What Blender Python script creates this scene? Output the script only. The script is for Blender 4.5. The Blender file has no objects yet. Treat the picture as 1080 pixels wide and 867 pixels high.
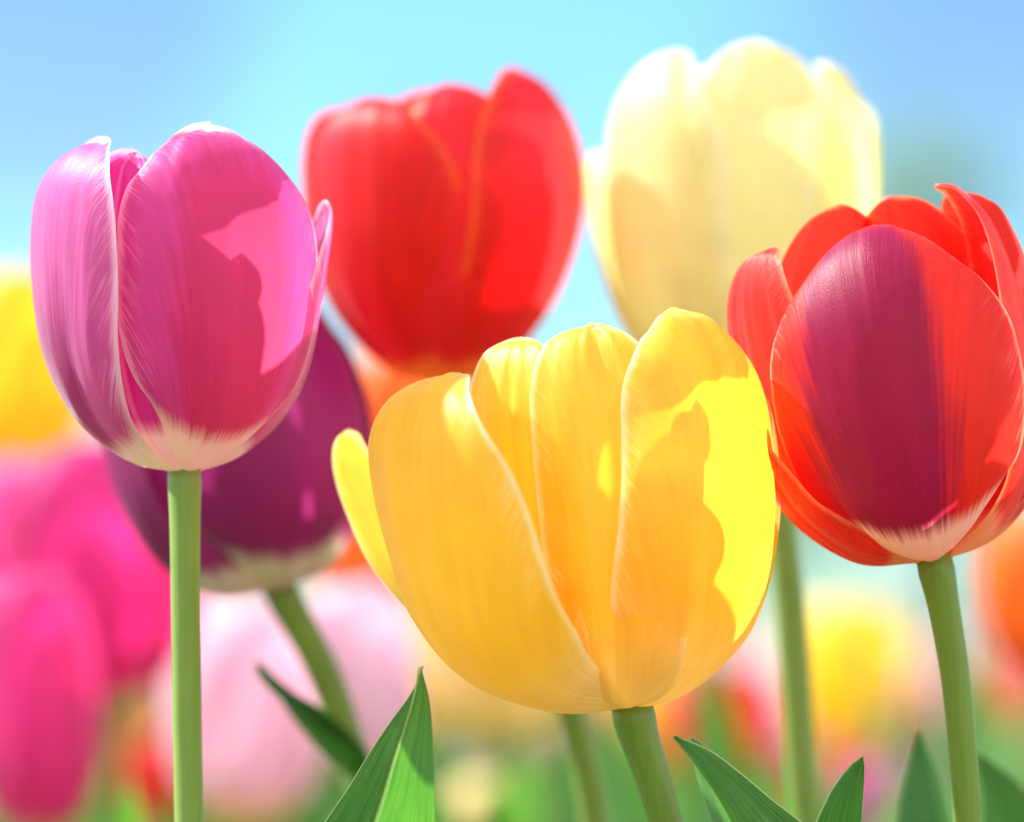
import bpy, math, random
from math import sin, cos, pi, radians, sqrt
from mathutils import Vector, Matrix, noise

S = bpy.context.scene
COL = S.collection

# ------------------------------------------------------------------ camera, world, sun, exposure
CAM_Z, PITCH, LENS = 0.40, radians(3.0), 150.0
cam = bpy.data.objects.new('camera', bpy.data.cameras.new('camera'))
COL.objects.link(cam)
cam.location = (0, 0, CAM_Z)
cam.rotation_euler = (pi/2 + PITCH, 0, 0)
cam.data.lens = LENS
cam.data.sensor_width = 36
cam.data.clip_start = 0.05
cam.data.clip_end = 2000
cam.data.dof.use_dof = True
cam.data.dof.focus_distance = 0.962
cam.data.dof.aperture_fstop = 5.6
S.camera = cam

SUN_EL, SUN_AZ = radians(43), radians(-67)      # azimuth measured from +Y (away from the camera) towards +X
to_sun = Vector((sin(SUN_AZ)*cos(SUN_EL), cos(SUN_AZ)*cos(SUN_EL), sin(SUN_EL)))
sun = bpy.data.objects.new('sun', bpy.data.lights.new('sun', 'SUN'))
COL.objects.link(sun)
sun.data.energy = 5.0
sun.data.angle = radians(1.0)
sun.data.color = (1.0, 0.96, 0.90)
sun.rotation_euler = to_sun.to_track_quat('Z', 'Y').to_euler()

W = bpy.data.worlds.new('World'); S.world = W; W.use_nodes = True
wn, wl = W.node_tree.nodes, W.node_tree.links
wn.clear()
wo = wn.new('ShaderNodeOutputWorld'); bg = wn.new('ShaderNodeBackground')
sky = wn.new('ShaderNodeTexSky'); sky.sky_type = 'NISHITA'; sky.sun_disc = False
sky.sun_elevation = SUN_EL; sky.sun_rotation = SUN_AZ
sky.air_density = 1.0; sky.dust_density = 0.3; sky.ozone_density = 2.0
# thin spring cloud: broad soft patches ahead, unseen white cloud added over the rest as fill light
tc = wn.new('ShaderNodeTexCoord')
nz = wn.new('ShaderNodeTexNoise'); nz.inputs['Scale'].default_value = 14.0; nz.inputs['Detail'].default_value = 3
def gap(x, z, r0, r1, amount):
    """an opening in the thin cloud, round a fixed direction of the sky, where the deeper blue shows"""
    v = wn.new('ShaderNodeVectorMath'); v.operation = 'DISTANCE'; v.inputs[1].default_value = Vector((x, 1, z)).normalized()
    wl.new(tc.outputs['Generated'], v.inputs[0])
    m = wn.new('ShaderNodeMapRange'); m.interpolation_type = 'SMOOTHSTEP'
    m.inputs['From Min'].default_value = r0; m.inputs['From Max'].default_value = r1
    m.inputs['To Min'].default_value = amount; m.inputs['To Max'].default_value = 0
    wl.new(v.outputs['Value'], m.inputs['Value']); return m.outputs[0]
acc = nz.outputs['Fac']
for g_ in (gap(-.105, .135, .0, .07, .36), gap(.095, .150, .0, .075, .32), (gap(.02, .085, .0, .06, .10))):
    q_ = wn.new('ShaderNodeMath'); q_.operation = 'SUBTRACT'; wl.new(acc, q_.inputs[0]); wl.new(g_, q_.inputs[1]); acc = q_.outputs[0]
rp = wn.new('ShaderNodeValToRGB')
rp.color_ramp.elements[0].position = 0.20; rp.color_ramp.elements[0].color = (0.48, 0.63, 0.88, 1)
rp.color_ramp.elements[1].position = 0.50; rp.color_ramp.elements[1].color = (0.56, 0.92, 1.05, 1)
mu = wn.new('ShaderNodeMix'); mu.data_type = 'RGBA'; mu.blend_type = 'MULTIPLY'; mu.inputs['Factor'].default_value = 1.0
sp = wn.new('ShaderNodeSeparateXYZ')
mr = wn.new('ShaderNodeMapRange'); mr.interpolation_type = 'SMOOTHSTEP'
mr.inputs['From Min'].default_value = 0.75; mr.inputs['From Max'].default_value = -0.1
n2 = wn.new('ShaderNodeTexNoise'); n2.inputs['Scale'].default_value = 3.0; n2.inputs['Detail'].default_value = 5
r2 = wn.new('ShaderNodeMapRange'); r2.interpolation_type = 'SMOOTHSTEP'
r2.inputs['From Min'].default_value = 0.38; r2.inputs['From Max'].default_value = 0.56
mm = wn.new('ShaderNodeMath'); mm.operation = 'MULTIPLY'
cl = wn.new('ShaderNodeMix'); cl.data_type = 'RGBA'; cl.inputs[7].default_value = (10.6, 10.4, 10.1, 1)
wl.new(tc.outputs['Generated'], nz.inputs['Vector'])
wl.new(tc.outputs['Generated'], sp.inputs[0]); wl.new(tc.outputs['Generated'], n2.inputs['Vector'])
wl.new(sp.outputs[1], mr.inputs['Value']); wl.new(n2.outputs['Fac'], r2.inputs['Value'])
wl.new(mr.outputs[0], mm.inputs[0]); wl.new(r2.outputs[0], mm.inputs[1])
wl.new(acc, rp.inputs['Fac'])
wl.new(sky.outputs[0], mu.inputs[6]); wl.new(rp.outputs[0], mu.inputs[7])
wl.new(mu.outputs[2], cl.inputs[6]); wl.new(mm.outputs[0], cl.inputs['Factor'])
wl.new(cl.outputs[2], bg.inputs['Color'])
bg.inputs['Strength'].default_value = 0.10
wl.new(bg.outputs[0], wo.inputs['Surface'])

S.view_settings.view_transform = 'Standard'
S.view_settings.look = 'None'
S.view_settings.exposure = 1.0
S.view_settings.gamma = 1
S.view_settings.use_curve_mapping = False
S.render.engine = 'CYCLES'
S.cycles.max_bounces = 10
S.cycles.diffuse_bounces = 6
S.cycles.transmission_bounces = 6
S.cycles.use_denoising = True

# ------------------------------------------------------------------ helpers
PXM = 36.0/LENS/1080.0                     # metres per photo pixel, one metre in front of the lens
def at(px, py, d):
    x = (px-540)*PXM*d; yv = (433.5-py)*PXM*d
    return Vector((x, d*cos(PITCH)-yv*sin(PITCH), CAM_Z + d*sin(PITCH)+yv*cos(PITCH)))

def cat_rom(pts, t):
    n = len(pts)-1
    f = max(0.0, min(n-1e-9, t*n)); i = int(f); f -= i
    p1, p2 = pts[i], pts[i+1]
    p0 = pts[i-1] if i > 0 else [2*a-b for a, b in zip(p1, p2)]
    p3 = pts[i+2] if i+2 <= n else [2*b-a for a, b in zip(p1, p2)]
    return [0.5*((2*b)+(-a+c)*f+(2*a-5*b+4*c-d)*f*f+(-a+3*b-3*c+d)*f**3) for a, b, c, d in zip(p0, p1, p2, p3)]

class Curve:
    """arc-length sampled spline through points"""
    def __init__(s, pts, n=200, even=False):
        if even:
            pts = [list(q) for q in pts]; ts = [0]
            for a, b in zip(pts, pts[1:]): ts.append(ts[-1]+sqrt(sum((x-y)**2 for x, y in zip(a, b))))
            ch = [[(t/ts[-1], q[c]) for t, q in zip(ts, pts)] for c in range(len(pts[0]))]
            s.p = [[interp(k, i/n) for k in ch] for i in range(n+1)]
        else:
            s.p = [cat_rom([list(q) for q in pts], i/n) for i in range(n+1)]
        s.l = [0]
        for a, b in zip(s.p, s.p[1:]):
            s.l.append(s.l[-1]+sqrt(sum((x-y)**2 for x, y in zip(a, b))))
        s.len = s.l[-1]
    def __call__(s, t):
        t = max(0, min(1, t))*s.len
        import bisect
        i = min(len(s.l)-2, max(0, bisect.bisect_right(s.l, t)-1))
        f = (t-s.l[i])/max(1e-12, s.l[i+1]-s.l[i])
        return [a+(b-a)*f for a, b in zip(s.p[i], s.p[i+1])]
    def tan(s, t):
        a, b = s(max(0, t-.012)), s(min(1, t+.012))
        d = [y-x for x, y in zip(a, b)]
        m = sqrt(sum(x*x for x in d)) or 1
        return [x/m for x in d]

def interp(tab, v):
    """smooth table lookup [(v, value), ...]"""
    if v <= tab[0][0]: return tab[0][1]
    for (a, x), (b, y) in zip(tab, tab[1:]):
        if v <= b:
            i = tab.index((a, x)); 
            m0 = (y-x)/(b-a) if i == 0 else (y-tab[i-1][1])/(b-tab[i-1][0])
            m1 = (y-x)/(b-a) if i+2 >= len(tab) else (tab[i+2][1]-x)/(tab[i+2][0]-a)
            h = b-a; t = (v-a)/h
            return (2*t**3-3*t*t+1)*x+(t**3-2*t*t+t)*h*m0+(-2*t**3+3*t*t)*y+(t**3-t*t)*h*m1
    return tab[-1][1]

def link(name, me, mat, parent=None):
    o = bpy.data.objects.new(name, me); COL.objects.link(o)
    if mat: me.materials.append(mat)
    for p in me.polygons: p.use_smooth = True
    if parent: o.parent = parent
    return o

def tag(o, label=None, cat=None, group=None, kind=None):
    if label: o['label'] = label
    if cat: o['category'] = cat
    if group: o['group'] = group
    if kind: o['kind'] = kind
    return o

def empty(name, loc):
    o = bpy.data.objects.new(name, None); COL.objects.link(o)
    o.location = loc; o.empty_display_size = 0.02
    return o

def grid_mesh(name, fn, nu, nv, vmap=lambda t: t):
    """fn(u in -1..1, v in 0..1) -> (co, (s, t), edge distance)"""
    verts, uv, ph, ed = [], [], [], []
    for j in range(nv+1):
        v = vmap(j/nv)
        for i in range(nu+1):
            u = -1+2*i/nu
            co, p, e = fn(u, v)
            verts.append(co); uv.append((u*.5+.5, v)); ph.append(p); ed.append((e, 0))
    faces = [(j*(nu+1)+i, j*(nu+1)+i+1, (j+1)*(nu+1)+i+1, (j+1)*(nu+1)+i) for j in range(nv) for i in range(nu)]
    me = bpy.data.meshes.new(name); me.from_pydata(verts, [], faces)
    for nm, dat in (('pet', uv), ('phys', ph), ('edge', ed)):
        L = me.uv_layers.new(name=nm)
        for lp in me.loops: L.data[lp.index].uv = dat[lp.vertex_index]
    return me

def tube_mesh(name, pts, rad, n=20, m=110):
    c = Curve(pts, 240, True)
    verts = []; 
    for j in range(m+1):
        t = j/m; p = Vector(c(t)); T = Vector(c.tan(t))
        X = T.cross(Vector((0, 1, 0))).normalized(); Y = T.cross(X)
        r = interp(rad, t)
        for i in range(n):
            a = 2*pi*i/n
            rr = r*(1+.03*sin(3*a+2*t))
            verts.append(p+X*cos(a)*rr+Y*sin(a)*rr)
    faces = [(j*n+i, j*n+(i+1) % n, (j+1)*n+(i+1) % n, (j+1)*n+i) for j in range(m) for i in range(n)]
    faces += [tuple(range(n))[::-1], tuple(range(m*n, m*n+n))]
    me = bpy.data.meshes.new(name); me.from_pydata(verts, [], faces)
    return me

# ------------------------------------------------------------------ materials
class NT:
    def __init__(s, name):
        s.m = bpy.data.materials.new(name); s.m.use_nodes = True
        s.n, s.l = s.m.node_tree.nodes, s.m.node_tree.links; s.n.clear()
        s.out = s.n.new('ShaderNodeOutputMaterial')
    def set(s, sock, v):
        if isinstance(v, bpy.types.NodeSocket): s.l.new(v, sock)
        elif isinstance(v, (tuple, list)) and len(v) == 3 and sock.type == 'RGBA': sock.default_value = (*v, 1)
        else: sock.default_value = v
    def math(s, op, a, b=0.0, c=0.0, clamp=False):
        n = s.n.new('ShaderNodeMath'); n.operation = op; n.use_clamp = clamp
        for k, q in enumerate((a, b, c)): s.set(n.inputs[k], q)
        return n.outputs[0]
    def mix(s, f, a, b, mode='MIX'):
        n = s.n.new('ShaderNodeMix'); n.data_type = 'RGBA'; n.blend_type = mode
        s.set(n.inputs[0], f); s.set(n.inputs[6], a); s.set(n.inputs[7], b)
        return n.outputs[2]
    def step(s, x, a, b, lo=0.0, hi=1.0):
        n = s.n.new('ShaderNodeMapRange'); n.interpolation_type = 'SMOOTHSTEP'
        for k, q in zip(('Value', 'From Min', 'From Max', 'To Min', 'To Max'), (x, a, b, lo, hi)): s.set(n.inputs[k], q)
        return n.outputs[0]
    def uv(s, name):
        n = s.n.new('ShaderNodeUVMap'); n.uv_map = name
        q = s.n.new('ShaderNodeSeparateXYZ'); s.l.new(n.outputs[0], q.inputs[0])
        return q.outputs[0], q.outputs[1]
    def noise(s, x, y, z, scale=1.0, detail=2.0, rough=.5):
        c = s.n.new('ShaderNodeCombineXYZ')
        s.set(c.inputs[0], x); s.set(c.inputs[1], y); s.set(c.inputs[2], z)
        n = s.n.new('ShaderNodeTexNoise'); s.l.new(c.outputs[0], n.inputs['Vector'])
        n.inputs['Scale'].default_value = scale; n.inputs['Detail'].default_value = detail; n.inputs['Roughness'].default_value = rough
        return n.outputs['Fac']
    def hsv(s, c, h=.5, sa=1, v=1):
        n = s.n.new('ShaderNodeHueSaturation'); s.set(n.inputs['Hue'], h); s.set(n.inputs['Saturation'], sa); s.set(n.inputs['Value'], v)
        s.set(n.inputs['Color'], c); return n.outputs[0]

def petal_mat(name, main, centre=None, cw=.35, cv=(.05, .95), edge=None, ew=.35, base=None, bv=.12, bw=.12,
              transl=.5, tsat=1.1, tval=1.1, ttint=None, streak=.18, rough=.44, spec=.45, sheen=.4, sheen_col=(1, .92, 1), rib=None, seed=0.0, bump=.5, tpale=.05, hairs=.6, cshift=0.0):
    """a thin petal: pigment and painted rim light laid out along the petal's own length and width, light passing through it"""
    k = NT(name)
    u, v = k.uv('pet'); s, t = k.uv('phys'); e, _ = k.uv('edge')
    fan = k.math('DIVIDE', s, k.math('ADD', t, 1.6))
    fine = k.noise(k.math('MULTIPLY', fan, 70.0), k.math('MULTIPLY', t, .25), seed, 1.0, 3.0, .6)
    broad = k.noise(k.math('MULTIPLY', fan, 14.0), k.math('MULTIPLY', t, .18), seed+5, 1.0, 2.0)
    blot = k.noise(s, t, seed+9, .9, 3.0)
    au = k.math('ABSOLUTE', k.math('MULTIPLY_ADD', u, 2.0, -1.0))
    jit = k.math('MULTIPLY_ADD', fine, .30, k.math('MULTIPLY_ADD', broad, .35, -.32))
    col = k.mix(0.0, main, main)
    if edge is not None:
        em = k.step(k.math('ADD', e, k.math('MULTIPLY', k.math('SUBTRACT', fine, .5), ew*1.2)), 0.0, ew, 1.0, 0.0)
        col = k.mix(em, col, edge)  # paler petal margin, with the sun's bright rim painted in
        hair = k.noise(k.math('MULTIPLY', k.math('SUBTRACT', k.math('MULTIPLY', k.math('ABSOLUTE', s), 1.5), t), 11.0), k.math('MULTIPLY', s, .9), seed+2, 1.0, 2.0)
        hz = k.math('MULTIPLY', k.step(e, 0.0, .95, hairs, 0.0), k.math('MULTIPLY', k.step(hair, .46, .68), k.step(blot, .36, .60)))
        col = k.mix(hz, col, edge)
    if centre is not None:
        w = k.math('ADD', k.math('ABSOLUTE', k.math('MULTIPLY_ADD', u, 2.0, -1.0-cshift)), jit)
        cm = k.step(w, cw-.14, cw+.14, 1.0, 0.0)
        hi = k.step(k.math('ADD', v, k.math('MULTIPLY', jit, .5)), cv[1]-.1, cv[1]+.1, 1.0, 0.0)
        cm = k.math('MULTIPLY', cm, hi)
        col = k.mix(cm, col, centre)
    if rib is not None:
        rm = k.step(au, .0, .07, .7, 0.0)
        col = k.mix(rm, col, rib)
    if base is not None:
        bb = k.math('ADD', k.math('SUBTRACT', v, k.math('MULTIPLY', jit, .16)), k.math('MULTIPLY', k.math('MULTIPLY', au, au), -.03))
        bm = k.step(bb, bv-bw*.5, bv+bw*.5, 1.0, 0.0)
        col = k.mix(bm, col, base)
    val = k.math('MULTIPLY_ADD', k.math('SUBTRACT', fine, .5), streak*2, k.math('MULTIPLY_ADD', k.math('SUBTRACT', broad, .5), streak*2.0, 1.0))
    val = k.math('MULTIPLY', val, k.math('MULTIPLY_ADD', k.math('SUBTRACT', blot, .5), .25, 1.0))
    cell = k.noise(k.math('MULTIPLY', s, 55.0), k.math('MULTIPLY', t, 22.0), seed+1, 1.0, 2.0)
    val = k.math('MULTIPLY', val, k.math('MULTIPLY_ADD', cell, .16, .92))
    col = k.hsv(col, .5, 1.0, val)
    p = k.n.new('ShaderNodeBsdfPrincipled')
    k.set(p.inputs['Base Color'], col)
    k.set(p.inputs['Roughness'], k.math('MULTIPLY_ADD', fine, .3, rough-.15))
    p.inputs['Specular IOR Level'].default_value = spec
    p.inputs['Sheen Weight'].default_value = sheen
    p.inputs['Sheen Roughness'].default_value = .35
    p.inputs['Sheen Tint'].default_value = (*sheen_col, 1)
    bn = k.n.new('ShaderNodeBump'); bn.inputs['Strength'].default_value = bump; bn.inputs['Distance'].default_value = .0004
    k.set(bn.inputs['Height'], k.math('ADD', k.math('MULTIPLY', cell, .5), k.math('ADD', fine, k.math('MULTIPLY', broad, 1.5))))
    k.l.new(bn.outputs[0], p.inputs['Normal'])
    tr = k.n.new('ShaderNodeBsdfTranslucent')
    tcol = k.hsv(col, .5, tsat, tval)
    if ttint: tcol = k.mix(1.0, tcol, k.mix(bm, ttint, (1, .95, .82)) if base is not None else ttint, 'MULTIPLY')
    tcol = k.mix(tpale, tcol, (.92, .88, .88))
    k.set(tr.inputs['Color'], tcol)
    ms = k.n.new('ShaderNodeMixShader'); ms.inputs[0].default_value = transl
    k.l.new(p.outputs[0], ms.inputs[1]); k.l.new(tr.outputs[0], ms.inputs[2])
    k.l.new(ms.outputs[0], k.out.inputs['Surface'])
    return k.m

def leaf_mat(name, dark, light, seed=0.0, transl=.4):
    k = NT(name)
    u, v = k.uv('pet'); s, t = k.uv('phys'); e, _ = k.uv('edge')
    fine = k.noise(k.math('MULTIPLY', u, 55.0), k.math('MULTIPLY', t, .25), seed, 1.0, 3.0, .6)
    blot = k.noise(s, t, seed+3, 1.2, 4.0)
    col = k.mix(k.math('MULTIPLY_ADD', k.step(fine, .35, .65), .75, k.math('MULTIPLY_ADD', blot, .6, -.2), clamp=True), dark, light)
    em = k.step(e, .0, .045, .85, 0.0)
    col = k.mix(em, col, (.62, .66, .45))
    p = k.n.new('ShaderNodeBsdfPrincipled'); k.set(p.inputs['Base Color'], col)
    k.set(p.inputs['Roughness'], k.math('MULTIPLY_ADD', blot, .25, .30)); p.inputs['Specular IOR Level'].default_value = .45
    bn = k.n.new('ShaderNodeBump'); bn.inputs['Strength'].default_value = .8; bn.inputs['Distance'].default_value = .0004
    k.set(bn.inputs['Height'], fine); k.l.new(bn.outputs[0], p.inputs['Normal'])
    tr = k.n.new('ShaderNodeBsdfTranslucent')
    k.set(tr.inputs['Color'], k.mix(1.0, k.hsv(col, .5, 1.1, 2.3), (1.0, 1.0, .45), 'MULTIPLY'))
    ms = k.n.new('ShaderNodeMixShader'); ms.inputs[0].default_value = transl
    k.l.new(p.outputs[0], ms.inputs[1]); k.l.new(tr.outputs[0], ms.inputs[2])
    k.l.new(ms.outputs[0], k.out.inputs['Surface'])
    return k.m

def stem_mat(name, a, b):
    k = NT(name)
    g = k.n.new('ShaderNodeTexCoord'); q = k.n.new('ShaderNodeSeparateXYZ'); k.l.new(g.outputs['Object'], q.inputs[0])
    st = k.noise(k.math('MULTIPLY', q.outputs[0], 900.0), k.math('MULTIPLY', q.outputs[1], 900.0), k.math('MULTIPLY', q.outputs[2], 25.0), 1.0, 3.0)
    bl = k.noise(k.math('MULTIPLY', q.outputs[0], 60.0), k.math('MULTIPLY', q.outputs[1], 60.0), k.math('MULTIPLY', q.outputs[2], 60.0), 1.0, 3.0)
    col = k.mix(k.math('MULTIPLY_ADD', st, .6, k.math('MULTIPLY_ADD', bl, .6, -.15), clamp=True), a, b)
    p = k.n.new('ShaderNodeBsdfPrincipled'); k.set(p.inputs['Base Color'], col)
    p.inputs['Roughness'].default_value = .42; p.inputs['Specular IOR Level'].default_value = .4
    p.inputs['Subsurface Weight'].default_value = .55; p.inputs['Subsurface Radius'].default_value = (.6, 1.0, .2); p.inputs['Subsurface Scale'].default_value = .003
    p.inputs['Sheen Weight'].default_value = .1
    bn = k.n.new('ShaderNodeBump'); bn.inputs['Strength'].default_value = .5; bn.inputs['Distance'].default_value = .0004
    k.set(bn.inputs['Height'], st); k.l.new(bn.outputs[0], p.inputs['Normal'])
    k.l.new(p.outputs[0], k.out.inputs['Surface'])
    return k.m

LEAF = leaf_mat('tulip_leaf', (.04, .14, .03), (.10, .25, .05))
LEAFD = leaf_mat('tulip_leaf_shaded', (.03, .10, .025), (.06, .17, .04), 4.0, transl=.08)  # darker, less translucent leaf copy; its shade is put into the colour
LEAF2 = leaf_mat('tulip_leaf_blue', (.06, .16, .08), (.13, .27, .11), 7.0)
STEM = stem_mat('tulip_stem', (.13, .21, .022), (.25, .34, .045))
STEM2 = stem_mat('tulip_stem_pale', (.17, .27, .04), (.30, .40, .08))

# ------------------------------------------------------------------ tulip building blocks
def petal_mesh(name, sc, M, phi, prof, hw, k=1.0, cap=.62, capp=.5, lat=None, crease=0, cwid=.06, flare=None, ripple=1.0, wave=0, seed=0, nu=44, nv=64, amax=1.45, notch=0, yaw=0):
    """sc: metres per unit; M: matrix placing the flower; phi: azimuth (0 faces the camera, + to the right);
    prof: (radius, height) points up the midrib; hw: half width table over v"""
    P = Curve(prof)
    cp, sp = cos(phi), sin(phi)
    rad = Vector((sp, -cp, 0)); tg = Vector((cp, sp, 0)); up = Vector((0, 0, 1))
    def f(u, v):
        r, z = P(v); tr, tz = P.tan(v); r = sqrt(r*r+190)
        ya = radians(yaw)*min(1, v*1.6); tgv = tg*cos(ya)+rad*sin(-ya)
        w = interp(hw, v)
        if v > cap: w *= max(0.0, 1-((v-cap)/(1-cap))**2)**capp
        w = max(w, .01)
        Rc = max(k*r, 4.0, w/amax)
        a = u*w/Rc
        nin = rad*(-tz)+up*tr
        off_t = Rc*sin(a); off_n = Rc*(1-cos(a))
        c = rad*r+up*z+tgv*(off_t+(interp(lat, v) if lat else 0))+nin*off_n
        d = 0.0
        if crease: d += crease*math.exp(-(u/cwid)**2)*min(1, v*4)*min(1, (1.02-v)*6)
        if flare: d -= interp(flare, v)*abs(u)**3
        d += ripple*(noise.noise((u*2.6+seed*7.1, v*1.2, seed*3.3))*4.0+noise.noise((u*7+seed*5.1, v*1.6, seed*1.3))*1.6)*min(1, v*3)
        if wave: d += wave*abs(u)**2*sin(v*13+seed*2+u*2)*min(1, v*2)
        c = c+nin*d
        if notch and v > .8:
            c = c - up*notch*((v-.8)/.2)**2*math.exp(-(u/.25)**2)
        s = u*w; t = v*P.len
        jag = noise.noise((v*24+seed, u*3, 1.7))*.7
        c = c+tg*(jag*abs(u)**6*(1 if u > 0 else -1))
        ed = min(w*(1-abs(u)), P.len*(1-v)*1.0+w*.0)
        return M @ (c*sc), (s*sc*100, t*sc*100), ed*sc*100
    return grid_mesh(name, f, nu, nv, lambda t: 1-(1-t)**1.6)

def head_matrix(base, tilt_x=0, tilt_y=0, spin=0):
    """tilt_x leans the flower to the right, tilt_y leans it away from the camera (radians)"""
    return Matrix.Translation(base) @ Matrix.Rotation(tilt_x, 4, 'Y') @ Matrix.Rotation(-tilt_y, 4, 'X') @ Matrix.Rotation(spin, 4, 'Z')

def leaf_mesh(name, pts, hws, facing, fold=.6, nu=20, nv=50, seed=0, twist=0, power=1.25, capl=.8):
    c = Curve(pts, 240, True); fc = Vector(facing).normalized()
    def f(u, v):
        p = Vector(c(v)); T = Vector(c.tan(v))
        N0 = (fc-T*fc.dot(T)).normalized()
        N = Matrix.Rotation(twist*v, 3, T) @ N0
        Sd = T.cross(N)
        w = interp(hws, v)
        if v > capl: w *= sqrt(max(0, 1-((v-capl)/(1-capl))**2.0))
        fo = fold*(1-.25*v)
        o = Sd*(u*w*cos(fo))+N*(abs(u)**power*w*sin(fo))
        o += N*(noise.noise((v*4+seed, u*1.5, seed*2.7))*.0022*min(1, v*3)*abs(u))
        return p+o, (u*w*100, v*c.len*100), min(w*(1-abs(u)), c.len*(1-v))*100
    return grid_mesh(name, f, nu, nv, lambda t: 1-(1-t)**1.3)

def tulip_root(base, gx, gy, label, group='tulips in the flower bed'):
    r = empty('tulip', (gx, gy, 0))
    tag(r, label, 'tulip', group)
    return r

def stem(root, pts, r0, r1, mat):
    """pts world coordinates from the ground up to the flower"""
    q = [Vector(p)-root.location for p in pts]; q[-1].z += .0012
    me = tube_mesh('stem', q, [(0, r0*1.15), (.6, r0), (.93, r0*1.0), (.975, (r0*.6+r1*.4)), (.993, r1), (1, r1*.95)])
    return link('stem', me, mat, root)

def add_petals(root, base, sc, specs, tilt=(0, 0), common=None, nu=44, nv=64):
    M = Matrix.Translation(-root.location) @ head_matrix(base, *tilt)
    out = []
    for i, d in enumerate(specs):
        d = dict(common or {}, **d); mat = d.pop('mat'); d.setdefault('seed', i*1.7+base.x*31)
        me = petal_mesh('petal', sc, M, radians(d.pop('phi')), d.pop('prof'), d.pop('hw'), nu=nu, nv=nv, **d)
        out.append(link('petal', me, mat, root))
    return out

def add_leaf(root, pts, hws, facing, mat=None, **kw):
    q = [Vector(p)-root.location for p in pts]
    return link('leaf', leaf_mesh('leaf', q, hws, facing, **kw), mat or LEAF, root)

# ------------------------------------------------------------------ pigments; pale edge colours also paint in white sunlit rims
PINK = petal_mat('magenta_petal', (.66, .07, .38), centre=(.62, .035, .19), cw=.5, cv=(0, .86), edge=(.90, .62, .80), ew=.25,
                 base=(.94, .92, .80), bv=.19, bw=.08, transl=.50, tval=1.5, tpale=.10, ttint=(1.0, .9, .62), seed=1.0, sheen=.35, streak=.13)
PINKRIB = petal_mat('magenta_ribbed_petal', (.62, .04, .36), edge=(.80, .34, .62), ew=.3, base=(.94, .92, .80), bv=.21, bw=.08, transl=.50, tval=1.5, ttint=(1.0, .65, .7), seed=2.0, sheen=.5, rib=(.80, .40, .62))
PINKSIDE = petal_mat('magenta_side_petal', (.66, .12, .44), centre=(.42, .03, .22), cw=.30, cv=(0, .55), edge=(.92, .74, .86), ew=.28,
                 base=(.94, .92, .80), bv=.17, bw=.07, transl=.42, tval=1.4, ttint=(1.0, .6, .65), seed=3.0, sheen=.6, streak=.2)
YEL = petal_mat('yellow_petal', (.96, .66, .05), edge=(.97, .94, .66), ew=.22, base=(.92, .84, .55), bv=.20, bw=.40, transl=.52, tsat=1.1,
                 tval=1.3, ttint=(1, .90, .34), seed=5.0, sheen=.35, sheen_col=(1, 1, .85), streak=.10, bump=.6, rough=.36, spec=.6)
RED = petal_mat('red_purple_petal', (.72, .035, .02), centre=(.30, .004, .085), cshift=-.14, cw=.50, cv=(0, .95), edge=(.93, .52, .38), ew=.16, tpale=.03, hairs=.45,
                 base=(.92, .92, .84), bv=.20, bw=.07, transl=.45, tval=1.4, ttint=(1, .5, .5), seed=8.0, spec=.35, rough=.42, sheen=.08, streak=.15)
REDIN = petal_mat('red_petal', (.74, .03, .015), edge=(.88, .32, .18), ew=.16, tpale=.02, hairs=.4, base=(.80, .58, .30), bv=.14, bw=.06, transl=.5, tval=1.5,
                 ttint=(1, .5, .4), seed=9.0, sheen=.45, streak=.18)
RED2 = petal_mat('crimson_petal', (.68, .014, .014), edge=(.82, .17, .03), ew=.35, hairs=.2, base=(.85, .45, .05), bv=.13, bw=.1, transl=.5, tval=1.5, centre=(.68, .018, .04), cw=.35, cshift=-.3, ttint=(1, .4, .4), seed=11.0, streak=.2, sheen=.2)
CREAM = petal_mat('cream_petal', (.87, .83, .50), edge=(.92, .91, .74), ew=.6, base=(.86, .80, .52), bv=.2, bw=.3, transl=.5, tsat=1.35, tval=1.15, ttint=(1, .95, .75), seed=13.0, streak=.05)
PURP = petal_mat('purple_petal', (.38, .014, .19), edge=(.45, .05, .22), ew=.5, base=(.86, .80, .70), bv=.21, bw=.08, transl=.42, tval=1.4, ttint=(1, .6, .9), seed=15.0, streak=.15, sheen=.1)


# ------------------------------------------------------------------ the ground and the trees far beyond the bed
def ground_mat():
    k = NT('ground')
    g = k.n.new('ShaderNodeTexCoord')
    n1 = k.n.new('ShaderNodeTexNoise'); n1.inputs['Scale'].default_value = 3.0; n1.inputs['Detail'].default_value = 8; k.l.new(g.outputs['Object'], n1.inputs['Vector'])
    n2 = k.n.new('ShaderNodeTexNoise'); n2.inputs['Scale'].default_value = 60.0; n2.inputs['Detail'].default_value = 6; k.l.new(g.outputs['Object'], n2.inputs['Vector'])
    col = k.mix(n1.outputs['Fac'], (.05, .10, .025), (.12, .19, .05))
    col = k.mix(k.step(n2.outputs['Fac'], .45, .7), col, (.07, .05, .03))
    p = k.n.new('ShaderNodeBsdfPrincipled'); k.set(p.inputs['Base Color'], col); p.inputs['Roughness'].default_value = .9
    bn = k.n.new('ShaderNodeBump'); bn.inputs['Distance'].default_value = .02; k.l.new(n2.outputs['Fac'], bn.inputs['Height']); k.l.new(bn.outputs[0], p.inputs['Normal'])
    k.l.new(p.outputs[0], k.out.inputs['Surface']); return k.m

def gfn(u, v):
    x, y = u*400, -100+v*900
    return Vector((x, y, 0)), (0, 0), 0
tag(link('ground', grid_mesh('ground', gfn, 20, 20), ground_mat()), kind='structure')

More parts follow.
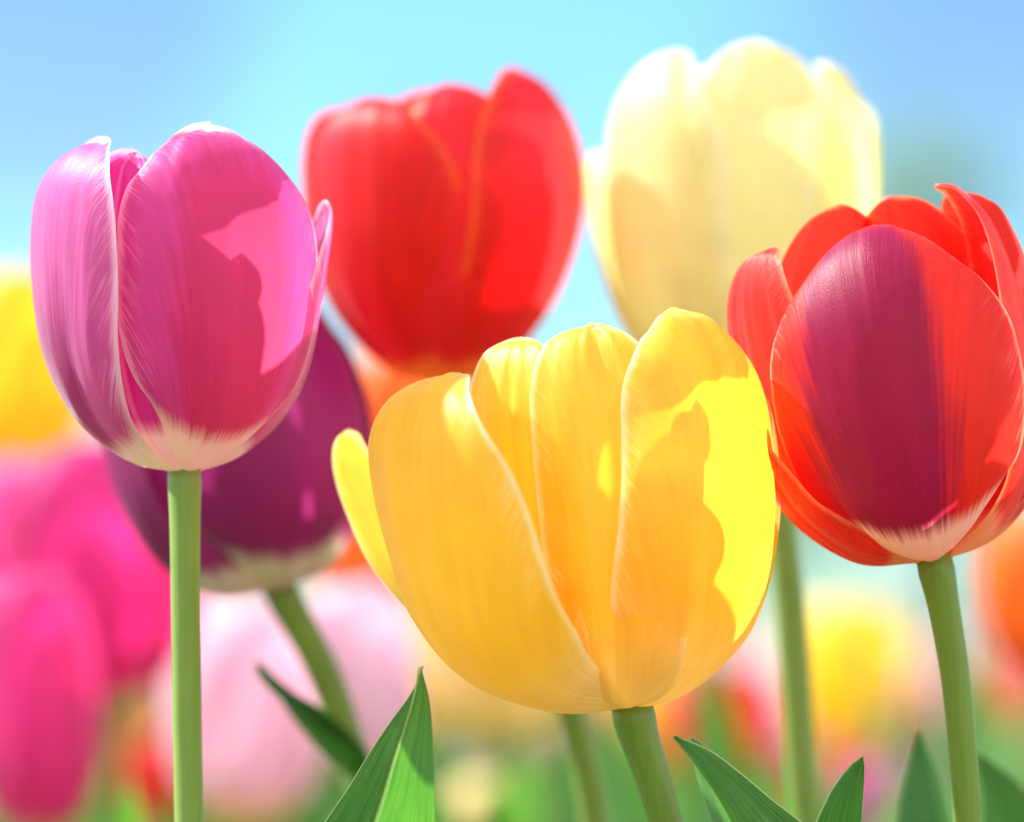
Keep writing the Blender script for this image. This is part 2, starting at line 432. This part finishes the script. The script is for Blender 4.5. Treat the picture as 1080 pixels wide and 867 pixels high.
def simple_mat(name, a, b, transl=.35, scale=2.0, tc=None):
    k = NT(name)
    g = k.n.new('ShaderNodeTexCoord'); n1 = k.n.new('ShaderNodeTexNoise'); n1.inputs['Scale'].default_value = scale
    k.l.new(g.outputs['Object'], n1.inputs['Vector'])
    col = k.mix(k.step(n1.outputs['Fac'], .35, .65), a, b)
    p = k.n.new('ShaderNodeBsdfPrincipled'); k.set(p.inputs['Base Color'], col); p.inputs['Roughness'].default_value = .6
    tr = k.n.new('ShaderNodeBsdfTranslucent'); k.set(tr.inputs['Color'], k.hsv(col, .48, 1.1, 2.0))
    ms = k.n.new('ShaderNodeMixShader'); ms.inputs[0].default_value = transl
    k.l.new(p.outputs[0], ms.inputs[1]); k.l.new(tr.outputs[0], ms.inputs[2]); k.l.new(ms.outputs[0], k.out.inputs['Surface'])
    return k.m
BARK = simple_mat('bark', (.10, .08, .06), (.20, .17, .13), 0)
SPRING = simple_mat('spring_leaves', (.10, .18, .07), (.16, .26, .10), .5, .6)

def tree(px, d, height, width, n, label, seed, leaf=.10):
    rnd = random.Random(seed)
    b = at(px, 660, d); b.z = 0
    r = empty('tree', b); tag(r, label, 'tree', 'trees beyond the flower bed')
    verts, faces = [], []
    def limb(p, q, r0, r1, n=7):
        T = (q-p).normalized(); X = T.orthogonal().normalized(); Y = T.cross(X); k0 = len(verts)
        for P, rr in ((p, r0), ((p+q)/2+X*r0*.6, (r0+r1)/2), (q, r1)):
            for i in range(n): a = 2*pi*i/n; verts.append(P+X*cos(a)*rr+Y*sin(a)*rr)
        for j in range(2):
            for i in range(n): faces.append((k0+j*n+i, k0+j*n+(i+1) % n, k0+(j+1)*n+(i+1) % n, k0+(j+1)*n+i))
    top = Vector((rnd.uniform(-.2, .2), 0, height*.85)); tr = height*.022
    limb(Vector((0, 0, -.1)), top*.45, tr, tr*.7); limb(top*.45, top, tr*.7, tr*.15)
    ends = []
    for i in range(26):
        f = rnd.uniform(.28, .95); p = top*f; a = rnd.uniform(0, 2*pi)
        L = width*.5*sin(pi*min(1, (f-.1)/.9)**.8)*rnd.uniform(.6, 1.05)+.1*width
        q = p+Vector((cos(a)*L, sin(a)*L, L*rnd.uniform(.3, .9)))
        limb(p, q, tr*.35, tr*.06, 5); ends += [p.lerp(q, .55), p.lerp(q, .8), q]
    me = bpy.data.meshes.new('trunk'); me.from_pydata([v[:] for v in verts], [], faces); link('trunk', me, BARK, r)
    verts, faces = [], []
    for i in range(n):
        c = rnd.choice(ends)+Vector([rnd.gauss(0, width*.075) for _ in range(3)])
        X = Vector([rnd.gauss(0, 1) for _ in range(3)]).normalized(); Y = X.orthogonal().normalized(); l = leaf*rnd.uniform(.6, 1.3); k0 = len(verts)
        for a, bb in ((-1, 0), (0, .5), (1, 0), (0, -.5)): verts.append((c+X*a*l+Y*bb*l)[:])
        faces.append((k0, k0+1, k0+2, k0+3))
    me = bpy.data.meshes.new('crown'); me.from_pydata(verts, [], faces); link('crown', me, SPRING, r)

tree(1010, 48, 6.6, 4.2, 900, 'tall thinly leaved spring tree beyond the bed at the right edge', 3, .12)
tree(420, 70, 3.2, 7.0, 2400, 'broad low spring tree far behind the bright red tulip', 7, .15)
tree(120, 64, 3.0, 6.0, 2400, 'low spring tree far behind the magenta tulips at the left', 9, .14)
tree(700, 75, 3.0, 6.0, 2400, 'small rounded spring tree far behind the yellow tulip', 11, .15)

# ================================================================== 1. magenta tulip, left
d = .985; sc = PXM*d
base = at(195, 498, d)
R = tulip_root(base, base.x+.008, base.y, 'magenta pink tulip with white sheened petals on a straight pale stem')
stem(R, [(base.x+.008, base.y, 0), (base.x+.006, base.y, .2), at(200, 870, d), at(197, 700, d), base], 15.5*sc, 18*sc, STEM2)
prof_b = [(7, 0), (60, 14), (112, 55), (136, 120), (144, 195), (138, 265), (118, 318), (88, 347), (62, 354)]
prof_a = [(7, 0), (60, 10), (115, 52), (148, 118), (160, 200), (160, 265), (150, 308), (126, 336), (98, 342)]
prof_i = [(6, 0), (50, 16), (98, 58), (120, 120), (125, 195), (118, 260), (98, 312), (72, 332)]
hwb = [(0, 9), (.1, 40), (.22, 74), (.32, 106), (.45, 128), (.62, 132), (.8, 130), (1, 120)]
add_petals(R, base, sc, [
    dict(phi=27, prof=prof_b, hw=hwb, mat=PINK, k=.98, cap=.70, capp=.40, flare=[(0, 0), (.5, 0), (1, 8)]),
    dict(phi=-60, prof=prof_a, hw=[(0, 9), (.1, 36), (.22, 62), (.32, 82), (.45, 100), (.62, 112), (.8, 110), (1, 104)], mat=PINKSIDE, k=.95, cap=.70, capp=.40, flare=[(0, 0), (.5, 3), (1, 9)]),
    dict(phi=150, prof=prof_b, hw=hwb, mat=PINKSIDE, k=.95),
    dict(phi=-28, prof=prof_i, hw=[(0, 8), (.1, 44), (.3, 88), (.6, 98), (.8, 90), (1, 70)], mat=PINKRIB, k=.95, crease=6, cwid=.08, lat=[(0, 0), (.3, -4), (1, -20)]),
    dict(phi=104, prof=[(6, 0), (55, 16), (104, 58), (132, 120), (146, 190), (154, 245), (155, 275), (150, 292)], hw=[(0, 8), (.1, 40), (.3, 78), (.6, 92), (.8, 90), (1, 84)], capp=.4, mat=PINKSIDE, k=.9),
    dict(phi=-126, prof=[(6, 0), (50, 16), (98, 58), (122, 120), (130, 195), (126, 260), (108, 320), (80, 348)], hw=[(0, 8), (.1, 50), (.3, 104), (.6, 124), (.8, 120), (1, 104)], mat=PINKSIDE, k=1),
])

# ================================================================== 2. yellow tulip, centre
d = .975; sc = PXM*d
base = at(662, 748, d)
R = tulip_root(base, base.x+.018, base.y, 'large open yellow tulip in front of the others')
stem(R, [(base.x+.018, base.y, 0), (base.x+.018, base.y, .2), at(708, 900, d), at(692, 830, d), at(674, 775, d), base+Vector((.001, 0, 0))], 18.5*sc, 23*sc, STEM)
py_l = [(8, 0), (95, -3), (178, 20), (238, 82), (270, 170), (284, 250), (281, 296), (264, 328), (236, 344), (210, 346)]
py_r = [(8, 0), (70, 14), (125, 60), (152, 130), (162, 220), (154, 310), (136, 370), (106, 408), (74, 418)]
py_m = [(8, 0), (70, 12), (118, 55), (138, 120), (142, 200), (138, 280), (128, 340), (112, 376), (95, 388)]
add_petals(R, base, sc, [
    dict(phi=-54, prof=py_l, hw=[(0, 10), (.12, 75), (.3, 130), (.5, 146), (.7, 140), (.85, 118), (1, 90)], mat=YEL, k=.75, cap=.62, capp=.47, wave=1.5, lat=[(0, 0), (.5, 6), (1, -8)]),
    dict(phi=42, prof=py_r, hw=[(0, 12), (.12, 84), (.3, 124), (.5, 130), (.7, 124), (.85, 112), (1, 92)], mat=YEL, k=.9, cap=.74, capp=.42, crease=5, cwid=.12, wave=2),
    dict(phi=-8, prof=[(8, 0), (70, 12), (120, 55), (140, 120), (145, 200), (142, 280), (132, 345), (112, 386), (88, 400)], hw=[(0, 9), (.12, 50), (.3, 72), (.6, 80), (.8, 76), (1, 64)], mat=YEL, k=1.2, cap=.78, capp=.40, crease=4, cwid=.2, wave=2, lat=[(0, 0), (.35, 6), (.7, -8), (1, -30)]),
    dict(phi=-40, prof=[(8, 0), (70, 12), (118, 55), (140, 120), (144, 200), (144, 280), (138, 340), (122, 378), (100, 390)], hw=[(0, 9), (.12, 40), (.3, 56), (.6, 72), (.8, 74), (1, 66)], mat=YEL, k=1.1, cap=.76, capp=.42, crease=5, cwid=.1, wave=2, lat=[(0, 0), (.3, -4), (.6, -30), (1, -60)]),
    dict(phi=-122, prof=[(8, 0), (100, 16), (195, 66), (274, 136), (322, 210), (350, 264), (357, 290), (352, 303)], hw=[(0, 9), (.12, 46), (.3, 72), (.6, 76), (.85, 70), (1, 60)], mat=YEL, k=1.2, capp=.45),
    dict(phi=138, prof=py_r, hw=[(0, 9), (.12, 60), (.3, 115), (.6, 145), (.8, 130), (1, 100)], mat=YEL, k=.98),
    dict(phi=-146, prof=[(8, 0), (70, 12), (122, 55), (146, 120), (154, 200), (150, 280), (138, 345), (118, 384), (98, 396)], hw=[(0, 9), (.12, 60), (.3, 115), (.6, 150), (.8, 135), (1, 110)], mat=YEL, k=1),
])
# its leaves: a folded one rising at the left of the stem, two arching at the right
gx, gy = R.location.x, R.location.y
add_leaf(R, [(gx-.004, gy, .01), (gx-.03, gy-.006, .16), at(462, 960, .95), at(458, 830, .95), at(454, 745, .95), at(444, 703, .95)],
         [(0, .012), (.35, .048), (.7, .048), (.86, .042), (.94, .022), (1, .0025)], (-cos(.26), -sin(.26), 0), fold=.87, mat=LEAF, seed=2, capl=.97, nv=90)
add_leaf(R, [(gx+.004, gy, .01), (gx+.03, gy-.01, .18), at(815, 960, .95), at(772, 865, .95), at(735, 805, .95), at(710, 776, .95)],
         [(0, .012), (.35, .040), (.7, .036), (.86, .022), (.95, .009), (1, .0025)], (.8, -.55, .2), fold=.95, mat=LEAF, seed=4, capl=.97, nv=90)
add_leaf(R, [(gx+.006, gy+.004, .01), (gx+.035, gy+.01, .2), at(800, 935, .99), at(765, 850, .99), at(728, 776, .99)],
         [(0, .012), (.35, .024), (.7, .020), (.88, .010), (1, .003)], (.3, -.9, .2), fold=.4, mat=LEAF2, seed=5, capl=.96)

# ================================================================== 3. red tulip, right
d = .98; sc = PXM*d
base = at(985, 592, d)
R = tulip_root(base, base.x+.02, base.y, 'red tulip with a purple flame and white base, at the right')
stem(R, [(base.x+.02, base.y, 0), (base.x+.02, base.y, .2), at(1024, 900, d), at(1010, 730, d), at(996, 640, d), base], 15.5*sc, 20*sc, STEM)
pr_f = [(8, 0), (68, 8), (122, 50), (145, 115), (151, 190), (142, 265), (114, 322), (76, 352), (40, 356)]
pr_b = [(7, 0), (60, 14), (105, 60), (125, 130), (132, 210), (128, 290), (112, 350), (85, 385), (62, 392)]
add_petals(R, base, sc, [
    dict(phi=-12, prof=pr_f, hw=[(0, 10), (.1, 66), (.25, 120), (.45, 156), (.62, 157), (.8, 146), (1, 116)], mat=RED, k=1.0, cap=.6, capp=.45),
    dict(phi=-92, prof=[(8, 0), (70, 12), (118, 60), (140, 125), (152, 200), (156, 262), (152, 312), (136, 346), (114, 354)], hw=[(0, 9), (.1, 46), (.3, 76), (.6, 82), (.8, 80), (1, 70)], mat=REDIN, k=.9, capp=.42, yaw=30),
    dict(phi=-78, prof=[(8, 0), (78, 10), (138, 62), (166, 120), (180, 165), (188, 195), (193, 207)], hw=[(0, 9), (.1, 44), (.3, 66), (.6, 58), (.85, 38), (1, 24)], mat=REDIN, k=.9),
    dict(phi=92, prof=pr_b, hw=[(0, 9), (.1, 50), (.3, 90), (.6, 100), (.8, 90), (1, 70)], mat=REDIN, k=1.0, lat=[(0,0),(1,-14)]),
    dict(phi=118, prof=[(8, 0), (70, 12), (125, 60), (150, 125), (156, 210), (148, 300), (132, 360), (114, 380), (98, 386)], hw=[(0, 9), (.1, 50), (.3, 88), (.6, 96), (.8, 92), (1, 84)], mat=REDIN, k=.95, capp=.4),
    dict(phi=-152, prof=pr_b, hw=[(0, 9), (.1, 56), (.3, 112), (.6, 126), (.8, 112), (1, 84)], mat=REDIN, k=.98),
    dict(phi=158, prof=pr_b, hw=[(0, 9), (.1, 50), (.3, 92), (.6, 108), (.8, 96), (1, 70)], mat=REDIN, k=.95),
], tilt=(radians(-9), 0))
gx, gy = R.location.x, R.location.y
add_leaf(R, [(gx-.004, gy, .01), (gx-.03, gy-.01, .17), at(885, 960, .96), at(893, 870, .96), at(910, 797, .96)],
         [(0, .012), (.35, .032), (.7, .028), (.88, .014), (1, .003)], (-.5, -.8, .2), fold=.8, mat=LEAF, seed=6, capl=.97)
add_leaf(R, [(gx-.006, gy+.03, .01), (gx-.02, gy+.04, .2), at(1000, 950, 1.06), at(985, 840, 1.06), at(968, 768, 1.06)],
         [(0, .012), (.35, .034), (.7, .032), (.88, .018), (1, .004)], (-.7, -.6, .1), fold=.7, mat=LEAF2, seed=7, capl=.95)
add_leaf(R, [(gx+.006, gy+.03, .01), (gx+.02, gy+.05, .18), at(1075, 950, 1.08), at(1060, 860, 1.08), at(1030, 790, 1.08)],
         [(0, .012), (.35, .034), (.7, .032), (.88, .018), (1, .003)], (.3, -.9, .1), fold=.5, mat=LEAF, seed=8, capl=.95)

# ================================================================== 4. red tulip behind
d = 1.12; sc = PXM*d
base = at(470, 405, d)
R = tulip_root(base, base.x+.05, base.y, 'bright red tulip behind the yellow one, rounded petals against the sky')
stem(R, [(base.x+.05, base.y, 0), (base.x+.045, base.y, .2), at(628, 880, d), at(606, 760, d), at(548, 590, d), at(492, 460, d), base], 15*sc, 18*sc, STEM)
p4 = [(8, 0), (60, 16), (108, 70), (132, 140), (140, 210), (128, 270), (100, 300), (72, 308)]
add_petals(R, base, sc, [
    dict(phi=-42, prof=[(8, 0), (60, 18), (108, 72), (136, 140), (146, 210), (142, 260), (122, 288), (92, 292)], hw=[(0, 9), (.12, 58), (.3, 100), (.6, 124), (.8, 112), (1, 80)], mat=RED2, k=.9, capp=.45),
    dict(phi=54, prof=[(8, 0), (60, 18), (112, 72), (142, 145), (150, 215), (136, 275), (110, 315), (84, 328)], hw=[(0, 9), (.12, 55), (.3, 96), (.6, 112), (.8, 104), (1, 76)], mat=RED2, k=.9, cap=.66, capp=.45),
    dict(phi=8, prof=p4, hw=[(0, 9), (.12, 50), (.3, 85), (.6, 95), (.8, 75), (1, 60)], mat=RED2, k=.85),
    dict(phi=-108, prof=[(8, 0), (60, 16), (112, 70), (142, 140), (150, 210), (148, 255), (135, 285), (115, 295)], hw=[(0, 9), (.12, 50), (.3, 85), (.6, 105), (.8, 100), (1, 80)], mat=RED2, k=1, capp=.45),
    dict(phi=130, prof=p4, hw=[(0, 9), (.12, 50), (.3, 85), (.6, 95), (.8, 85), (1, 60)], mat=RED2, k=.95),
    dict(phi=-165, prof=[(8, 0), (60, 18), (110, 72), (132, 145), (140, 215), (125, 275), (90, 312), (50, 318)], hw=[(0, 9), (.12, 50), (.3, 98), (.6, 120), (.8, 110), (1, 80)], mat=RED2, k=1),
], nu=32, nv=44)

# ================================================================== 5. cream tulip behind
d = 1.13; sc = PXM*d
base = at(783, 426, d)
R = tulip_root(base, base.x+.02, base.y, 'tall cream white tulip behind the yellow and the red one')
stem(R, [(base.x+.02, base.y, 0), (base.x+.018, base.y, .15), at(858, 950, d), at(845, 800, d), at(832, 620, d), at(815, 500, d), base], 17*sc, 18*sc, STEM2)
p5 = [(8, 0), (70, 16), (115, 70), (140, 150), (148, 240), (140, 310), (112, 355), (82, 368)]
add_petals(R, base, sc, [
    dict(phi=8, prof=[(8, 0), (62, 16), (105, 70), (125, 150), (132, 235), (124, 310), (100, 362), (72, 374)], hw=[(0, 9), (.12, 55), (.3, 92), (.6, 105), (.8, 95), (1, 70)], mat=CREAM, k=1.0, crease=-3),
    dict(phi=-58, prof=p5, hw=[(0, 9), (.12, 60), (.3, 105), (.6, 130), (.8, 122), (1, 100)], mat=CREAM, k=.85, capp=.42, ripple=1.6),
    dict(phi=68, prof=[(8, 0), (70, 16), (112, 70), (134, 150), (140, 240), (130, 305), (108, 348), (82, 356)], hw=[(0, 9), (.12, 55), (.3, 92), (.6, 106), (.8, 95), (1, 75)], mat=CREAM, k=.9, capp=.45),
    dict(phi=-112, prof=[(8, 0), (70, 16), (120, 70), (152, 150), (166, 220), (168, 255), (162, 275)], hw=[(0, 9), (.12, 55), (.3, 80), (.6, 80), (.8, 65), (1, 50)], mat=CREAM, k=.9),
    dict(phi=108, prof=[(8, 0), (70, 16), (112, 70), (138, 150), (145, 230), (143, 290), (135, 318), (122, 328)], hw=[(0, 9), (.12, 50), (.3, 75), (.6, 84), (.8, 76), (1, 56)], mat=CREAM, k=.9),
    dict(phi=-165, prof=p5, hw=[(0, 9), (.12, 55), (.3, 102), (.6, 130), (.8, 122), (1, 90)], mat=CREAM, k=1),
], nu=32, nv=44)

# ================================================================== 6. purple tulip behind the magenta one
d = 1.12; sc = PXM*d
base = at(292, 622, d)
R = tulip_root(base, base.x+.035, base.y, 'dark purple tulip with a pale base, half hidden behind the magenta one')
stem(R, [(base.x+.042, base.y, 0), (base.x+.04, base.y, .15), at(420, 940, d), at(384, 830, d), at(345, 715, d), at(314, 655, d), base], 17*sc, 19*sc, STEM)
p6 = [(8, 0), (65, 8), (112, 50), (136, 110), (142, 180), (132, 250), (105, 295), (70, 308)]
hw6 = [(0, 9), (.12, 62), (.3, 108), (.6, 126), (.8, 112), (1, 80)]
add_petals(R, base, sc, [
    dict(phi=20, prof=p6, hw=hw6, mat=PURP, k=.98), dict(phi=-95, prof=p6, hw=hw6, mat=PURP, k=.95), dict(phi=140, prof=p6, hw=hw6, mat=PURP, k=.98),
    dict(phi=-35, prof=[(a*.9, b) for a, b in p6], hw=hw6, mat=PURP, k=.98), dict(phi=80, prof=[(a*.93, b*1.02) for a, b in p6], hw=hw6, mat=PURP, k=.95),
    dict(phi=200, prof=[(a*.9, b) for a, b in p6], hw=hw6, mat=PURP, k=.98),
], tilt=(radians(-14), 0), nu=30, nv=40)
gx, gy = R.location.x, R.location.y
add_leaf(R, [at(385, 830, 1.12), at(362, 785, 1.11), at(325, 745, 1.10), at(272, 698, 1.10)],
         [(0, .003), (.3, .0065), (.6, .0065), (.85, .0035), (1, .001)], (.5, -.2, -.85), fold=.9, mat=LEAFD, seed=9, capl=.97)

# ================================================================== 7. the blurred tulips farther back
def mk(name, main, base_c, edge=None, **kw):
    return petal_mat(name, main, edge=edge, ew=.6, base=base_c, bv=kw.pop('bv', .13), bw=.12, transl=.5, tval=1.4, streak=kw.pop('streak', .22), **kw)
M_YEL = mk('far_yellow_petal', (.88, .68, .03), (.7, .6, .15), ttint=(1, 1, .6))
M_PINK = mk('far_pink_petal', (.74, .05, .34), (.80, .60, .40), edge=(.8, .2, .45), ttint=(1, .6, .8))
M_BLUSH = mk('far_blush_petal', (.86, .68, .76), (.82, .66, .30), edge=(.90, .88, .86), ttint=(1, .85, .95), bv=.2, streak=.3)
M_ORANGE = mk('far_orange_petal', (.84, .22, .01), (.7, .5, .06), edge=(.90, .50, .03), ttint=(1, .8, .4))
M_PEACH = mk('far_peach_petal', (.88, .74, .42), (.80, .72, .35), edge=(.85, .6, .3))
M_RED = mk('far_red_petal', (.72, .05, .025), (.8, .4, .1), edge=(.8, .15, .08), ttint=(1, .6, .5))
M_VIOLET = mk('far_violet_petal', (.60, .10, .42), (.8, .6, .5), edge=(.75, .4, .65))
rnd = random.Random(4)

def far_tulip(px, py, d, w, h, mat, label, tilt=0, openness=0.0, lean=0.0, leaves=3, leafh=.33, group='tulips in the flower bed', res=(14, 20)):
    """px, py: foot of the flower in the photo; w, h: its size there"""
    sc = PXM*d; b = at(px, py, d); sx, sz = w/284*sc, h/308*sc
    R = tulip_root(b, b.x+lean, b.y, label, group)
    stem(R, [(b.x+lean, b.y, 0), (b.x+lean*.9, b.y, b.z*.5), (b.x+lean*.3, b.y, b.z*.85), b], .0032, .004, STEM)
    o = openness
    p = [(8, 0), (65, 10), (112, 52), (136+o*10, 115), (142+o*20, 185), (132+o*40, 250), (105+o*60, 296), (74+o*60, 308)]
    q = [(a*.92, z*1.0) for a, z in p]
    M0 = head_matrix(b, radians(tilt), 0)
    sq = Matrix.Diagonal((sx/sc, sx/sc, sz/sc, 1))
    for i in range(6):
        ph = rnd.uniform(-6, 6)+60*i+15
        me = petal_mesh('petal', sc, Matrix.Translation(-R.location) @ M0 @ sq, radians(ph), p if i % 2 == 0 else q,
                        [(0, 9), (.12, 58), (.3, 100), (.6, 116+rnd.uniform(-8, 8)), (.8, 104), (1, 76)], nu=res[0], nv=res[1], k=.97, capp=.46, seed=rnd.uniform(0, 50))
        link('petal', me, mat, R)
    for i in range(leaves):
        a = rnd.uniform(0, 2*pi); L = leafh*rnd.uniform(.85, 1.12); s_ = rnd.uniform(.03, .07)
        dx, dy = cos(a), sin(a)
        g = R.location
        add_leaf(R, [(g.x+dx*.004, g.y+dy*.004, .005), (g.x+dx*s_*.4, g.y+dy*s_*.4, L*.45), (g.x+dx*s_*.8, g.y+dy*s_*.8, L*.85), (g.x+dx*s_*1.3, g.y+dy*s_*1.3, L)],
                 [(0, .012), (.4, rnd.uniform(.018, .028)), (.75, .018), (.92, .009), (1, .003)], (-dx, -dy, .1), fold=.5, mat=rnd.choice((LEAF, LEAF2)), nu=6, nv=14, seed=rnd.uniform(0, 9))
    return R

far_tulip(12, 515, 1.60, 165, 230, M_YEL, 'blurred yellow tulip at the left edge, behind the magenta one')
far_tulip(118, 742, 1.52, 240, 275, M_PINK, 'big blurred pink tulip under the magenta one, beside its stem', tilt=-10, openness=.3)
far_tulip(48, 880, 1.42, 150, 275, M_PINK, 'blurred deep pink tulip, lowest at the left edge', tilt=-6)
far_tulip(262, 868, 1.62, 175, 235, M_BLUSH, 'blurred blush and white tulip below the dark purple one')
far_tulip(402, 825, 1.50, 110, 212, M_BLUSH, 'blurred slim blush tulip between the purple stem and the folded leaf', tilt=-8)
far_tulip(404, 676, 1.66, 165, 300, M_ORANGE, 'blurred tall orange tulip between the purple and the yellow one')
far_tulip(535, 775, 1.6, 200, 250, M_PEACH, 'blurred peach tulip showing under the big yellow one', openness=.2)
far_tulip(758, 822, 1.95, 125, 118, M_RED, 'blurred orange red tulip low between the yellow and the cream stem')
far_tulip(706, 800, 2.3, 90, 110, M_YEL, 'small blurred yellow tulip just right of the yellow stem')
far_tulip(896, 790, 2.1, 125, 155, M_YEL, 'blurred yellow tulip between the cream stem and the red one')
far_tulip(880, 880, 2.0, 90, 100, M_RED, 'small blurred orange red tulip low beside the cream stem')
far_tulip(935, 905, 1.9, 80, 100, M_VIOLET, 'small blurred violet pink tulip low beside the upright right leaf')
far_tulip(1098, 705, 1.42, 130, 165, M_ORANGE, 'blurred orange tulip at the right edge under the red one')
far_tulip(158, 872, 2.1, 70, 100, M_RED, 'small blurred red tulip low beside the magenta stem')
far_tulip(520, 900, 1.9, 90, 80, M_PEACH, 'small blurred peach tulip low beside the folded leaf')

# green shoots and leaves of plants whose flowers have not opened: leaf clumps between the tulips
def leaf_clump(px, d, h, label, n=4, spread=.05, mat=None):
    g = at(px, 800, d); g.z = 0
    R = empty('young_tulip_plant', g); tag(R, label, 'plant', 'leaf clumps between the tulips')
    for i in range(n):
        a = 2*pi*i/n+rnd.uniform(-.5, .5); L = h*rnd.uniform(.82, 1.05); s_ = spread*rnd.uniform(.3, 1)
        dx, dy = cos(a), sin(a)
        add_leaf(R, [(g.x+dx*.004, g.y+dy*.004, .005), (g.x+dx*s_*.4, g.y+dy*s_*.4, L*.45), (g.x+dx*s_*.8, g.y+dy*s_*.8, L*.85), (g.x+dx*s_*1.4, g.y+dy*s_*1.4, L)],
                 [(0, .012), (.4, .024), (.75, .019), (.92, .010), (1, .003)], (-dx, -dy, .1), fold=.5, mat=mat or (LEAF if i % 2 else LEAF2), nu=8, nv=18, seed=rnd.uniform(0, 9))
leaf_clump(625, 1.22, .352, 'blurred upright leaves directly left of the yellow stem')
leaf_clump(560, 1.45, .37, 'blurred green leaves below the middle of the yellow tulip')
leaf_clump(490, 1.62, .365, 'blurred green leaves right of the folded leaf')
leaf_clump(770, 1.75, .40, 'blurred leaves in front of the small orange red tulip')
leaf_clump(110, 1.35, .345, 'blurred leaves between the two pink tulips and the pale stem')
leaf_clump(960, 1.85, .41, 'soft pale green leaves behind the right stem', mat=LEAF2)
leaf_clump(1040, 2.0, .42, 'soft green leaves at the right edge below the orange tulip', mat=LEAF2)
leaf_clump(440, 2.0, .40, 'faint green leaves behind the slim blush tulip')
leaf_clump(800, 1.5, .405, 'olive green leaves behind the cream stem')

# ================================================================== 8. the far bed: copies of five plants
protos = []
names = ('yellow', 'pink', 'orange', 'red', 'white and pink')
for i, m in enumerate((M_YEL, M_PINK, M_ORANGE, M_RED, M_BLUSH)):
    px = 40+i*240
    protos.append(far_tulip(px, 775, 3.4+.2*i, 80, 92, m, 'tiny %s tulip far back in the blurred bed' % names[i], res=(8, 10), leafh=.36, group='tiny tulips far back in the bed'))
for i in range(70):
    p = protos[i % 5] if i < 40 else rnd.choice(protos)
    o = p.copy(); COL.objects.link(o)
    dd = rnd.uniform(2.9, 8.5)
    o.location = ((rnd.uniform(-40, 1120)-540)*PXM*dd, dd, 0); o.rotation_euler = (0, 0, rnd.uniform(0, 6.28))
    for ch in list(p.children):
        c = ch.copy(); COL.objects.link(c); c.parent = o
